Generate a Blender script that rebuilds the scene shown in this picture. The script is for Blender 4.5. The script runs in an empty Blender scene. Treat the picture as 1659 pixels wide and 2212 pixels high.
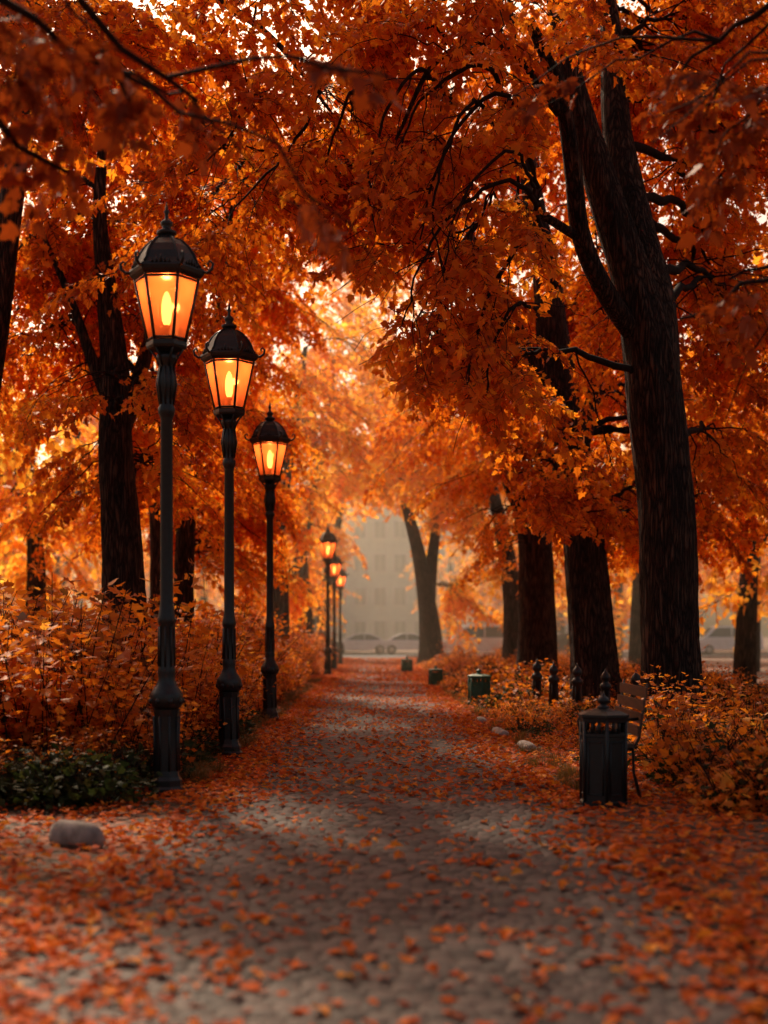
import bpy, math, random
import numpy as np
from mathutils import Vector
random.seed(7); rng=np.random.default_rng(7)
scene=bpy.context.scene
H=1.35; F=3000.0; CX=806.0; HY=1371.0
def W(px,py,Y): return ((px-CX)*Y/F, Y, H-(py-HY)*Y/F)

# ------------------------------------------------------------------ materials
def new_mat(name):
    m=bpy.data.materials.new(name); m.use_nodes=True
    nt=m.node_tree; nt.nodes.clear()
    return m,nt,nt.nodes,nt.links
def ramp(n,stops):
    r=n.new('ShaderNodeValToRGB'); cr=r.color_ramp
    while len(cr.elements)>1: cr.elements.remove(cr.elements[-1])
    cr.elements[0].position=stops[0][0]; cr.elements[0].color=(*stops[0][1],1)
    for p,c in stops[1:]:
        e=cr.elements.new(p); e.color=(*c,1)
    return r
def leaf_mat(name,cols,transl=0.45,tb=1.3,rough=0.55,spec=0.22):
    m,nt,n,l=new_mat(name)
    at=n.new('ShaderNodeAttribute'); at.attribute_name='lrnd'
    oi=n.new('ShaderNodeObjectInfo')
    mx=n.new('ShaderNodeMath'); mx.operation='MULTIPLY_ADD'; mx.inputs[1].default_value=0.55
    mm=n.new('ShaderNodeMath'); mm.operation='MULTIPLY'; mm.inputs[1].default_value=0.45
    l.new(oi.outputs['Random'],mm.inputs[0]); l.new(at.outputs['Fac'],mx.inputs[0]); l.new(mm.outputs[0],mx.inputs[2])
    k=len(cols); r=ramp(n,[(0.08+0.84*i/(k-1),c) for i,c in enumerate(cols)])
    l.new(mx.outputs[0],r.inputs[0])
    pb=n.new('ShaderNodeBsdfPrincipled'); pb.inputs['Roughness'].default_value=rough
    pb.inputs['Specular IOR Level'].default_value=spec
    l.new(r.outputs[0],pb.inputs['Base Color'])
    tr=n.new('ShaderNodeBsdfTranslucent')
    ml=n.new('ShaderNodeMix'); ml.data_type='RGBA'; ml.blend_type='MULTIPLY'; ml.inputs[0].default_value=1
    l.new(r.outputs[0],ml.inputs[6]); ml.inputs[7].default_value=(tb,tb*1.1,tb*0.8,1)
    l.new(ml.outputs[2],tr.inputs['Color'])
    ms=n.new('ShaderNodeMixShader'); ms.inputs[0].default_value=transl
    l.new(pb.outputs[0],ms.inputs[1]); l.new(tr.outputs[0],ms.inputs[2])
    o=n.new('ShaderNodeOutputMaterial'); l.new(ms.outputs[0],o.inputs[0])
    return m
def noisy_mat(name,c1,c2,scale=5,rough=0.6,bump=0.2,mscale=(1,1,1),metal=0,spec=0.5,bdist=0.02,detail=6,rand=False):
    m,nt,n,l=new_mat(name)
    tc=n.new('ShaderNodeTexCoord'); mp=n.new('ShaderNodeMapping'); mp.inputs['Scale'].default_value=mscale
    l.new(tc.outputs['Object'],mp.inputs[0])
    nz=n.new('ShaderNodeTexNoise'); nz.inputs['Scale'].default_value=scale; nz.inputs['Detail'].default_value=detail
    l.new(mp.outputs[0],nz.inputs['Vector'])
    r=ramp(n,[(0.3,c1),(0.7,c2)])
    if rand:
        oi=n.new('ShaderNodeObjectInfo'); ad=n.new('ShaderNodeMath'); ad.operation='MULTIPLY_ADD'
        ad.inputs[1].default_value=0.5; l.new(oi.outputs['Random'],ad.inputs[0])
        hf=n.new('ShaderNodeMath'); hf.operation='MULTIPLY'; hf.inputs[1].default_value=0.5
        l.new(nz.outputs['Fac'],hf.inputs[0]); l.new(hf.outputs[0],ad.inputs[2]); l.new(ad.outputs[0],r.inputs[0])
    else: l.new(nz.outputs['Fac'],r.inputs[0])
    pb=n.new('ShaderNodeBsdfPrincipled'); pb.inputs['Roughness'].default_value=rough
    pb.inputs['Metallic'].default_value=metal; pb.inputs['Specular IOR Level'].default_value=spec
    l.new(r.outputs[0],pb.inputs['Base Color'])
    if bump>0:
        b=n.new('ShaderNodeBump'); b.inputs['Strength'].default_value=bump; b.inputs['Distance'].default_value=bdist
        l.new(nz.outputs['Fac'],b.inputs['Height']); l.new(b.outputs[0],pb.inputs['Normal'])
    o=n.new('ShaderNodeOutputMaterial'); l.new(pb.outputs[0],o.inputs[0])
    return m
def bark_mat(name,c1,c2):
    m,nt,n,l=new_mat(name)
    tc=n.new('ShaderNodeTexCoord'); mp=n.new('ShaderNodeMapping'); mp.inputs['Scale'].default_value=(1,1,0.11)
    l.new(tc.outputs['Object'],mp.inputs[0])
    nz=n.new('ShaderNodeTexNoise'); nz.inputs['Scale'].default_value=7; nz.inputs['Detail'].default_value=7
    l.new(mp.outputs[0],nz.inputs['Vector'])
    mixv=n.new('ShaderNodeMix'); mixv.data_type='RGBA'; mixv.inputs[0].default_value=0.2
    l.new(mp.outputs[0],mixv.inputs[6]); l.new(nz.outputs['Color'],mixv.inputs[7])
    vo=n.new('ShaderNodeTexVoronoi'); vo.feature='DISTANCE_TO_EDGE'; vo.inputs['Scale'].default_value=25
    l.new(mixv.outputs[2],vo.inputs['Vector'])
    r=ramp(n,[(0.0,c1),(0.3,c2)]); l.new(vo.outputs['Distance'],r.inputs[0])
    r2=ramp(n,[(0.3,(0.5,0.5,0.55)),(0.7,(1.25,1.1,1.0))])
    n2=n.new('ShaderNodeTexNoise'); n2.inputs['Scale'].default_value=2.5; n2.inputs['Detail'].default_value=8; l.new(tc.outputs['Object'],n2.inputs['Vector']); l.new(n2.outputs['Fac'],r2.inputs[0])
    ml=n.new('ShaderNodeMix'); ml.data_type='RGBA'; ml.blend_type='MULTIPLY'; ml.inputs[0].default_value=1
    l.new(r.outputs[0],ml.inputs[6]); l.new(r2.outputs[0],ml.inputs[7])
    pb=n.new('ShaderNodeBsdfPrincipled'); pb.inputs['Roughness'].default_value=0.85; pb.inputs['Specular IOR Level'].default_value=0.2
    l.new(ml.outputs[2],pb.inputs['Base Color'])
    r3=ramp(n,[(0.0,(0,0,0)),(0.3,(1,1,1))]); l.new(vo.outputs['Distance'],r3.inputs[0])
    b=n.new('ShaderNodeBump'); b.inputs['Strength'].default_value=1.0; b.inputs['Distance'].default_value=0.06
    l.new(r3.outputs[0],b.inputs['Height'])
    b2=n.new('ShaderNodeBump'); b2.inputs['Strength'].default_value=0.6; b2.inputs['Distance'].default_value=0.03
    l.new(nz.outputs['Fac'],b2.inputs['Height']); l.new(b.outputs[0],b2.inputs['Normal']); l.new(b2.outputs[0],pb.inputs['Normal'])
    o=n.new('ShaderNodeOutputMaterial'); l.new(pb.outputs[0],o.inputs[0])
    return m
M_deep=leaf_mat('leaf_deep_orange',[(0.32,0.055,0.007),(0.58,0.125,0.010),(0.76,0.21,0.015),(0.86,0.34,0.028)],0.52,1.45)
M_dark=leaf_mat('leaf_shaded_red',[(0.16,0.024,0.008),(0.32,0.048,0.009),(0.44,0.075,0.011)],0.4,1.1)  # near leaves hanging in shadow: the shade is put into their colour
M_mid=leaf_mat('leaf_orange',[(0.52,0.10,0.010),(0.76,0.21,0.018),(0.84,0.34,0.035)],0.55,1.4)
M_gold=leaf_mat('leaf_gold',[(0.74,0.21,0.02),(0.88,0.37,0.04),(0.92,0.54,0.10)],0.6,1.35)  # far crowns: haze and sunlit glow are put into the paler leaf colour
M_shrub=leaf_mat('leaf_shrub',[(0.16,0.06,0.018),(0.50,0.11,0.014),(0.74,0.21,0.018),(0.72,0.32,0.05)],0.48,1.4)
M_green=leaf_mat('leaf_green',[(0.02,0.03,0.012),(0.04,0.05,0.016),(0.10,0.06,0.018)],0.3,1.2,0.65,0.12)
M_litter=leaf_mat('leaf_litter_mat',[(0.20,0.026,0.008),(0.52,0.075,0.010),(0.70,0.14,0.013),(0.78,0.30,0.035)],0.2,1.1,0.7,0.1)
M_grass=leaf_mat('grass_dry',[(0.10,0.06,0.02),(0.24,0.11,0.03),(0.09,0.09,0.03)],0.3,1.2)
M_bark=bark_mat('bark',(0.014,0.009,0.008),(0.13,0.076,0.055))
M_twig=noisy_mat('twig',(0.02,0.012,0.01),(0.04,0.022,0.016),20,0.8,0,spec=.1)
M_branch=noisy_mat('branch_bark',(0.012,0.008,0.007),(0.035,0.02,0.016),20,0.9,0.2,spec=.1)
M_iron=noisy_mat('cast_iron_black',(0.007,0.009,0.010),(0.014,0.017,0.018),30,0.42,0.15,bdist=0.004)
M_green_iron=noisy_mat('green_paint',(0.015,0.10,0.065),(0.025,0.14,0.09),20,0.5,0.1,bdist=0.004)
M_stone=noisy_mat('cobble_stone',(0.050,0.036,0.034),(0.125,0.088,0.078),14,0.72,0.4,bdist=0.006,rand=True,spec=.3)
M_joint=noisy_mat('path_joint',(0.035,0.024,0.021),(0.065,0.047,0.04),12,0.9,0.4)
M_kerb=noisy_mat('kerb_stone',(0.14,0.11,0.095),(0.45,0.38,0.34),7,0.85,0.6)
M_wood=noisy_mat('bench_wood',(0.05,0.022,0.012),(0.12,0.05,0.025),8,0.5,0.2,mscale=(6,0.6,6))
M_asph=noisy_mat('asphalt',(0.04,0.04,0.042),(0.07,0.07,0.07),60,0.85,0.3)
def ground_mat():
    m,nt,n,l=new_mat('ground_litter')
    tc=n.new('ShaderNodeTexCoord')
    vo=n.new('ShaderNodeTexVoronoi'); vo.inputs['Scale'].default_value=11; l.new(tc.outputs['Object'],vo.inputs['Vector'])
    sep=n.new('ShaderNodeSeparateColor'); l.new(vo.outputs['Color'],sep.inputs[0])
    r=ramp(n,[(0.0,(0.03,0.018,0.012)),(0.35,(0.07,0.03,0.015)),(0.65,(0.25,0.05,0.012)),(1,(0.40,0.11,0.02))])
    l.new(sep.outputs[0],r.inputs[0])
    nz=n.new('ShaderNodeTexNoise'); nz.inputs['Scale'].default_value=0.35; nz.inputs['Detail'].default_value=5; l.new(tc.outputs['Object'],nz.inputs['Vector'])
    r2=ramp(n,[(0.4,(0,0,0)),(0.62,(1,1,1))]); l.new(nz.outputs['Fac'],r2.inputs[0])
    mx=n.new('ShaderNodeMix'); mx.data_type='RGBA'; l.new(r2.outputs[0],mx.inputs[0]); l.new(r.outputs[0],mx.inputs[6]); mx.inputs[7].default_value=(0.07,0.045,0.02,1)
    pb=n.new('ShaderNodeBsdfPrincipled'); pb.inputs['Roughness'].default_value=0.85; l.new(mx.outputs[2],pb.inputs['Base Color'])
    b=n.new('ShaderNodeBump'); b.inputs['Distance'].default_value=0.03; l.new(vo.outputs['Distance'],b.inputs['Height']); l.new(b.outputs[0],pb.inputs['Normal'])
    o=n.new('ShaderNodeOutputMaterial'); l.new(pb.outputs[0],o.inputs[0]); return m
M_ground=ground_mat()
def glass_mat():
    m,nt,n,l=new_mat('amber_glass')
    tc=n.new('ShaderNodeTexCoord'); nz=n.new('ShaderNodeTexNoise'); nz.inputs['Scale'].default_value=5; nz.inputs['Detail'].default_value=2
    l.new(tc.outputs['Object'],nz.inputs['Vector'])
    r=ramp(n,[(0.3,(0.86,0.20,0.06)),(0.7,(0.96,0.28,0.10))]); l.new(nz.outputs['Fac'],r.inputs[0])
    tr=n.new('ShaderNodeBsdfTranslucent'); l.new(r.outputs[0],tr.inputs['Color'])
    tp=n.new('ShaderNodeBsdfTransparent'); tp.inputs['Color'].default_value=(1,0.52,0.28,1)
    gl=n.new('ShaderNodeBsdfGlossy'); gl.inputs['Roughness'].default_value=0.12; gl.inputs['Color'].default_value=(0.9,0.9,0.9,1)
    m1=n.new('ShaderNodeMixShader'); m1.inputs[0].default_value=0.42; l.new(tp.outputs[0],m1.inputs[1]); l.new(tr.outputs[0],m1.inputs[2])
    m2=n.new('ShaderNodeMixShader'); m2.inputs[0].default_value=0.06; l.new(m1.outputs[0],m2.inputs[1]); l.new(gl.outputs[0],m2.inputs[2])
    o=n.new('ShaderNodeOutputMaterial'); l.new(m2.outputs[0],o.inputs[0]); return m
M_glass=glass_mat()
def emis(name,c,s):
    m,nt,n,l=new_mat(name); e=n.new('ShaderNodeEmission'); e.inputs[0].default_value=(*c,1); e.inputs[1].default_value=s
    o=n.new('ShaderNodeOutputMaterial'); l.new(e.outputs[0],o.inputs[0]); return m
M_bulb=emis('lamp_bulb',(1,0.5,0.16),9)
def plain(name,c,rough=0.5,metal=0,spec=0.5):
    return noisy_mat(name,tuple(x*0.9 for x in c),c,3,rough,0,metal=metal,spec=spec)
M_carw=plain('car_paint_white',(0.8,0.8,0.79),0.25); M_carg=plain('car_paint_grey',(0.25,0.27,0.29),0.25); M_card=plain('car_paint_dark',(0.03,0.035,0.05),0.25)
M_cglass=plain('car_glass',(0.03,0.04,0.045),0.08); M_tyre=plain('tyre',(0.02,0.02,0.02),0.8); M_chrome=plain('hub',(0.5,0.5,0.5),0.3,0.8)
M_wall=noisy_mat('plaster',(0.60,0.66,0.55),(0.70,0.76,0.64),1.5,0.9,0); M_win=plain('window_glass',(0.36,0.42,0.38),0.1); M_roof=plain('roof_tile',(0.22,0.16,0.13),0.8)
M_trim=plain('trim',(0.75,0.75,0.7),0.7)

# ------------------------------------------------------------------ mesh builder
class MB:
    def __init__(s): s.v=[]; s.f=[]; s.m=[]; s.sm=[]
    def add(s,vs,fs,mi=0,smooth=False):
        o=len(s.v); s.v.extend([tuple(float(c) for c in v) for v in vs]); 
        for f in fs: s.f.append(tuple(i+o for i in f)); s.m.append(mi); s.sm.append(smooth)
    def box(s,x0,x1,y0,y1,z0,z1,mi=0):
        vs=[(x0,y0,z0),(x1,y0,z0),(x1,y1,z0),(x0,y1,z0),(x0,y0,z1),(x1,y0,z1),(x1,y1,z1),(x0,y1,z1)]
        s.add(vs,[(0,3,2,1),(4,5,6,7),(0,1,5,4),(1,2,6,5),(2,3,7,6),(3,0,4,7)],mi)
    def tube(s,pts,rad,n=8,mi=0,rough=0.0,cap=True,smooth=True,seed=0):
        P=np.array(pts,float); R=np.array(rad,float); k=len(P)
        T=np.gradient(P,axis=0); T/= (np.linalg.norm(T,axis=1)[:,None]+1e-9)
        ref=np.array([0,1,0]) if abs(T[0][1])<0.8 else np.array([1,0,0])
        vs=[]; u=np.cross(T[0],ref); u/=np.linalg.norm(u)
        a=np.arange(n)*2*math.pi/n
        rg=np.random.default_rng(seed+11)
        if rough>0:
            ph=rg.uniform(0,6.28,6); fr=[2,3,5,8,11,16]; am=[.5,.4,.45,.35,.35,.4]
        for i in range(k):
            u=u-T[i]*np.dot(u,T[i]); u/=np.linalg.norm(u)+1e-9; w=np.cross(T[i],u)
            r=np.full(n,R[i])
            if rough>0:
                q=sum(am[j]*np.sin(fr[j]*a+ph[j]+0.35*math.sin(i*0.37*(1+j*0.13)+ph[j])*2+i*0.02*(j-2)) for j in range(6))
                r=r*(1+rough*q+rough*0.25*rg.normal(size=n))
            for j in range(n): vs.append(P[i]+(u*math.cos(a[j])+w*math.sin(a[j]))*r[j])
        fs=[(i*n+j,i*n+(j+1)%n,(i+1)*n+(j+1)%n,(i+1)*n+j) for i in range(k-1) for j in range(n)]
        if cap: fs.append(tuple(range(n))[::-1]); fs.append(tuple((k-1)*n+j for j in range(n)))
        s.add(vs,fs,mi,smooth)
    def lathe(s,prof,n=16,mi=0,smooth=True,c=(0,0,0),rot=0.0,capb=True):
        vs=[]; k=len(prof)
        for r,z in prof:
            for j in range(n):
                a=rot+2*math.pi*j/n; vs.append((c[0]+r*math.cos(a),c[1]+r*math.sin(a),c[2]+z))
        fs=[(i*n+j,i*n+(j+1)%n,(i+1)*n+(j+1)%n,(i+1)*n+j) for i in range(k-1) for j in range(n)]
        if capb: fs.append(tuple(range(n))[::-1]); fs.append(tuple((k-1)*n+j for j in range(n)))
        s.add(vs,fs,mi,smooth)
    def mesh(s,name,mats,attr=None):
        me=bpy.data.meshes.new(name); me.from_pydata(s.v,[],s.f)
        for m in mats: me.materials.append(m)
        me.polygons.foreach_set('material_index',s.m); me.polygons.foreach_set('use_smooth',s.sm)
        if attr is not None:
            a=me.attributes.new('lrnd','FLOAT','POINT'); a.data.foreach_set('value',attr)
        me.update(); return me
    def obj(s,name,mats,parent=None,loc=(0,0,0),rotz=0,link=True):
        ob=bpy.data.objects.new(name,s.mesh(name,mats)); ob.location=loc; ob.rotation_euler=(0,0,rotz)
        if link: scene.collection.objects.link(ob)
        if parent: ob.parent=parent
        return ob
def empty(name,loc=(0,0,0),rotz=0):
    e=bpy.data.objects.new(name,None); e.location=loc; e.rotation_euler=(0,0,rotz); e.empty_display_size=0.3
    scene.collection.objects.link(e); return e
def smoothpath(pts,rads,step=0.15):
    P=[np.array(p,float) for p in pts]; out=[];ro=[]
    Q=[2*P[0]-P[1]]+P+[2*P[-1]-P[-2]]
    for i in range(len(P)-1):
        p0,p1,p2,p3=Q[i],Q[i+1],Q[i+2],Q[i+3]
        n=max(2,int(np.linalg.norm(p2-p1)/step))
        for t in np.arange(n)/n:
            out.append(0.5*((2*p1)+(-p0+p2)*t+(2*p0-5*p1+4*p2-p3)*t*t+(-p0+3*p1-3*p2+p3)*t**3))
            ro.append(rads[i]*(1-t)+rads[i+1]*t)
    out.append(P[-1]); ro.append(rads[-1]); return np.array(out),np.array(ro)

# ------------------------------------------------------------------ leaves & sprays
OUT=[(0,0),(0.13,0.0),(0.44,0.10),(0.33,0.28),(0.54,0.56),(0.28,0.57),(0.20,0.80),(0,1.05)]
OUT=OUT+[(-x,y) for x,y in OUT[1:-1][::-1]]
OUT=np.array(OUT)
def leaf_geo(pos,d,nrm,size,cup,asym=1.0):
    d=d/np.linalg.norm(d); nrm=nrm-d*np.dot(nrm,d); nrm/=np.linalg.norm(nrm)+1e-9; sd=np.cross(d,nrm)
    vs=[pos+size*(d*0.42)]
    for x,y in OUT:
        z=cup*(abs(x)*0.55-0.45*(y-0.4)**2)
        vs.append(pos+size*(sd*x*asym+d*y+nrm*z))
    k=len(OUT); fs=[(0,i+1,(i+1)%k+1) for i in range(k)]
    return vs,fs
UP=np.array([0,0,1.0])
def make_spray(name,seed,L=0.95,leaf=0.105,droop=0.35,nsub=9,mode='tree'):
    rg=np.random.default_rng(seed); mb=MB(); at=[]
    def addleaf(p,d,nr,sz):
        vs,fs=leaf_geo(p,d,nr,sz,rg.uniform(-0.5,0.8),rg.uniform(0.75,1.05)); mb.add(vs,fs,0); at.extend([rg.uniform()]*len(vs))
    def tw(pts,r0,r1):
        n0=len(mb.v); mb.tube(pts,np.linspace(r0,r1,len(pts)),3,1,cap=False); at.extend([0.5]*(len(mb.v)-n0))
    if mode=='tree':
        t=np.linspace(0,1,8); wob=rg.normal(0,0.03,8).cumsum()
        main=np.stack([L*t,wob,-droop*t**2],1); tw(main,0.007,0.002)
        for k in range(nsub*2):
            s=(k+1)/(nsub*2+0.5); i=min(6,int(s*7)); f=s*7-i; p=main[i]*(1-f)+main[i+1]*f
            side=1 if k%2 else -1
            ang=side*rg.uniform(0.5,1.2); ln=rg.uniform(0.15,0.42)*(1.15-s*0.7)*L/.95
            d=np.array([math.cos(ang),math.sin(ang),rg.uniform(-0.5,0.15)])
            q=np.stack([p+d*ln*u+np.array([0,0,-0.25*ln*u*u]) for u in np.linspace(0,1,4)]); tw(q,0.004,0.0015)
            m=max(2,int(ln/0.065))
            for j in range(m+1):
                u=(j+0.6)/(m+0.6); u=min(u,1); pp=p+d*ln*u+np.array([0,0,-0.25*ln*u*u])+rg.normal(0,0.012,3)
                ld=d*0.8+rg.normal(0,0.6,3)+np.array([0,0,-0.45-rg.uniform()*0.7])
                nr=UP+rg.normal(0,0.6,3)
                addleaf(pp,ld,nr,leaf*rg.uniform(0.5,1.15))
    elif mode=='shrub':
        for k in range(7):
            a=rg.uniform(0,6.28); lean=rg.uniform(0.05,0.45); hh=L*rg.uniform(0.55,1.1)
            d=np.array([math.cos(a)*lean,math.sin(a)*lean,1.0]); b=rg.normal(0,0.08,3)*np.array([1,1,0])
            q=np.stack([b+d*hh*u+np.array([math.cos(a),math.sin(a),0])*0.25*lean*u*u*hh for u in np.linspace(0,1,6)]); tw(q,0.006,0.002)
            m=int(hh/0.03)
            for j in range(m):
                u=rg.uniform(0.15,1.0); i=min(4,int(u*5)); pp=q[i]+(q[i+1]-q[i])*(u*5-i)
                la=rg.uniform(0,6.28); ld=np.array([math.cos(la),math.sin(la),rg.uniform(-0.5,0.5)]); off=ld*rg.uniform(0.01,0.12)
                addleaf(pp+off,ld,UP+rg.normal(0,0.5,3),leaf*rg.uniform(0.5,1.2))
    elif mode=='low':
        for k in range(70):
            a=rg.uniform(0,6.28); rr=0.3*math.sqrt(rg.uniform()); z=L*rg.uniform(0.1,1.0)*(1-rr*1.8)
            p=np.array([rr*math.cos(a),rr*math.sin(a),max(z,0.02)])
            ld=np.array([math.cos(a),math.sin(a),rg.uniform(-0.4,0.3)])+rg.normal(0,0.4,3)
            addleaf(p,ld,UP+rg.normal(0,0.5,3),leaf*rg.uniform(0.6,1.2))
        for k in range(8):
            a=rg.uniform(0,6.28); tw(np.array([[0,0,0],[0.12*math.cos(a),0.12*math.sin(a),L*0.5],[0.22*math.cos(a),0.22*math.sin(a),L*0.8]]),0.004,0.002)
    elif mode=='grass':
        for k in range(60):
            a=rg.uniform(0,6.28); rr=rg.uniform(0,0.12); b=np.array([rr*math.cos(a),rr*math.sin(a),0]); hh=L*rg.uniform(0.5,1.1)
            d=np.array([math.cos(a),math.sin(a),0])*rg.uniform(0.2,0.9); w=np.array([-math.sin(a),math.cos(a),0])*0.003
            p1=b+UP*hh*0.6+d*hh*0.3; p2=b+UP*hh*(0.95-0.4*np.linalg.norm(d))+d*hh*0.8
            mb.add([b-w,b+w,p1+w*0.8,p1-w*0.8,p2],[(0,1,2,3),(3,2,4)],0); at.extend([rg.uniform()]*5)
    return mb,at
def hash_s(s): return sum(ord(c)*(i+1) for i,c in enumerate(s))%997
def spray_coll(cname,mat,variants,**kw):
    col=bpy.data.collections.new(cname)
    for i in range(variants):
        mb,at=make_spray(cname,100+i*13+hash_s(cname),**kw)
        me=mb.mesh('%s_part_%02d'%(cname,i),[mat,M_twig],at); ob=bpy.data.objects.new('%s_part_%02d'%(cname,i),me); col.objects.link(ob)
    return col,variants
C_deep=spray_coll('deep_spray',M_deep,6,leaf=.122)
C_dark=spray_coll('dark_spray',M_dark,4,L=.45,leaf=.12,droop=.12,nsub=4)
C_mid=spray_coll('mid_spray',M_mid,5)
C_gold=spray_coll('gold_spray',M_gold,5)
C_shrub=spray_coll('shrub_stem',M_shrub,5,L=0.9,leaf=0.066,mode='shrub')
C_low=spray_coll('low_plant',M_green,4,L=0.4,leaf=0.07,mode='low')
C_lowo=spray_coll('low_orange_plant',M_shrub,4,L=0.4,leaf=0.06,mode='low')
C_grass=spray_coll('grass_tuft',M_grass,3,L=0.2,mode='grass')
def leaf_coll():
    col=bpy.data.collections.new('fallen_leaf')
    for i in range(6):
        rg=np.random.default_rng(i); mb=MB()
        vs,fs=leaf_geo(np.array([0,-0.4,0]),np.array([0,1.0,0]),UP,1.0,rg.uniform(-0.5,1.1),rg.uniform(0.7,1.0)); 
        z0=min(v[2] for v in vs); vs=[v-np.array([0,0,z0]) for v in vs]; mb.add(vs,fs,0)
        me=mb.mesh('fallen_leaf_part_%d'%i,[M_litter],[0.05+0.16*i]*len(vs)); col.objects.link(bpy.data.objects.new('fallen_leaf_part_%d'%i,me))
    return col,6
C_leaf=leaf_coll()
def stone_coll():
    col=bpy.data.collections.new('cobble')
    for i in range(4):
        rg=np.random.default_rng(40+i); mb=MB()
        g=np.linspace(-1,1,6); vs=[];fs=[]
        for yy in g:
            for xx in g:
                z=0.009*(1-0.9*abs(xx)**7)*(1-0.9*abs(yy)**7)+rg.normal(0,0.0006)
                k=0.93+0.07*(1-abs(xx*yy)); vs.append((0.5*xx*k,0.5*yy*k,z))
        for a in range(5):
            for b in range(5): q=a*6+b; fs.append((q,q+1,q+7,q+6))
        mb.add(vs,fs,0,True); me=mb.mesh('cobble_part_%d'%i,[M_stone]); col.objects.link(bpy.data.objects.new('cobble_part_%d'%i,me))
    return col,4
C_stone=stone_coll()

def instancer(name,P,R,S,coll,parent=None):
    col,nv=coll; P=np.asarray(P,float); N=len(P); R=np.asarray(R,float); S=np.asarray(S,float)
    if S.ndim==1: S=np.repeat(S[:,None],3,1)
    me=bpy.data.meshes.new(name); me.vertices.add(N); me.vertices.foreach_set('co',P.ravel())
    a=me.attributes.new('irot','FLOAT_VECTOR','POINT'); a.data.foreach_set('vector',R.ravel())
    a=me.attributes.new('iscl','FLOAT_VECTOR','POINT'); a.data.foreach_set('vector',S.ravel())
    a=me.attributes.new('iidx','INT','POINT'); a.data.foreach_set('value',rng.integers(0,nv,N).astype(np.int32))
    me.update(); ob=bpy.data.objects.new(name,me); scene.collection.objects.link(ob)
    if parent: ob.parent=parent
    ng=bpy.data.node_groups.new(name+'_gn','GeometryNodeTree')
    ng.interface.new_socket('Geometry',in_out='INPUT',socket_type='NodeSocketGeometry'); ng.interface.new_socket('Geometry',in_out='OUTPUT',socket_type='NodeSocketGeometry')
    n=ng.nodes; l=ng.links
    gi=n.new('NodeGroupInput'); go=n.new('NodeGroupOutput'); io=n.new('GeometryNodeInstanceOnPoints')
    ci=n.new('GeometryNodeCollectionInfo'); ci.inputs['Collection'].default_value=col; ci.inputs['Separate Children'].default_value=True; ci.inputs['Reset Children'].default_value=True
    def na(nm,t):
        x=n.new('GeometryNodeInputNamedAttribute'); x.data_type=t; x.inputs['Name'].default_value=nm; return x.outputs['Attribute']
    er=n.new('FunctionNodeEulerToRotation')
    l.new(gi.outputs[0],io.inputs['Points']); l.new(ci.outputs[0],io.inputs['Instance']); io.inputs['Pick Instance'].default_value=True
    l.new(na('iidx','INT'),io.inputs['Instance Index']); l.new(na('irot','FLOAT_VECTOR'),er.inputs[0]); l.new(er.outputs[0],io.inputs['Rotation'])
    l.new(na('iscl','FLOAT_VECTOR'),io.inputs['Scale']); l.new(io.outputs[0],go.inputs[0])
    md=ob.modifiers.new('inst','NODES'); md.node_group=ng
    return ob

# ------------------------------------------------------------------ trees
# gaps left in the crowns (pruned clear of the lamps, the trunks and the avenue)
CLEAR=[(250,470,415,800,12.8,0),(318,402,780,1720,12.5,0),(412,585,650,960,16.4,0),(462,528,940,1640,16,0),(518,645,845,1070,23,0),(556,606,1060,1560,22.8,0),
       (1335,1510,640,1560,18.4,0.02),(1235,1450,420,760,17.8,.06),(1190,1400,180,480,17.6,.35),(1215,1340,1180,1500,25,.03),(1100,1215,1170,1500,34,.03),(1160,1240,620,860,24.6,.25),
       (215,315,1040,1420,21,.05),(215,280,640,1000,20.7,.35),(740,900,1120,1500,200,0),(900,965,1150,1450,59,.1),(1340,1500,1290,1560,22,0),
       (690,760,1120,1500,52,0),(960,1200,1300,1500,60,.02),(170,330,1200,1420,34,.15),(400,440,1200,1380,60,.2)]
def keep(p,yaw,pitch,sc,L,rg):
    tip=np.array([p[0]+L*sc*math.cos(pitch)*math.cos(yaw),p[1]+L*sc*math.cos(pitch)*math.sin(yaw),p[2]-L*sc*math.sin(pitch)-.3*sc])
    for f in (0.1,.4,.7,1):
        q=np.array(p)*(1-f)+tip*f
        if q[1]<1: continue
        px=CX+F*q[0]/q[1]; py=HY-F*(q[2]-H)/q[1]
        for a,b,c,d,Ym,kp in CLEAR:
            if q[1]<Ym and a<px<b and c<py<d and rg.uniform()>kp: return False
        if q[1]<30:
            if 590<px<760 and py>560+(px-590)*1.35: return False
            if 760<=px<=900 and py>790+(px-760)*1.0: return False
            if 900<px<1010 and py>940-(px-900)*0.5: return False
            if 1010<=px<1120 and py>885+(px-1010)*2.6: return False
    return True
def E(px,py,Y,rx,rz,ry,layers=3.0,scale=1.0):
    c=W(px,py,Y); return (np.array(c),np.array([rx*Y/F,ry,rz*Y/F]),layers,scale)
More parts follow.
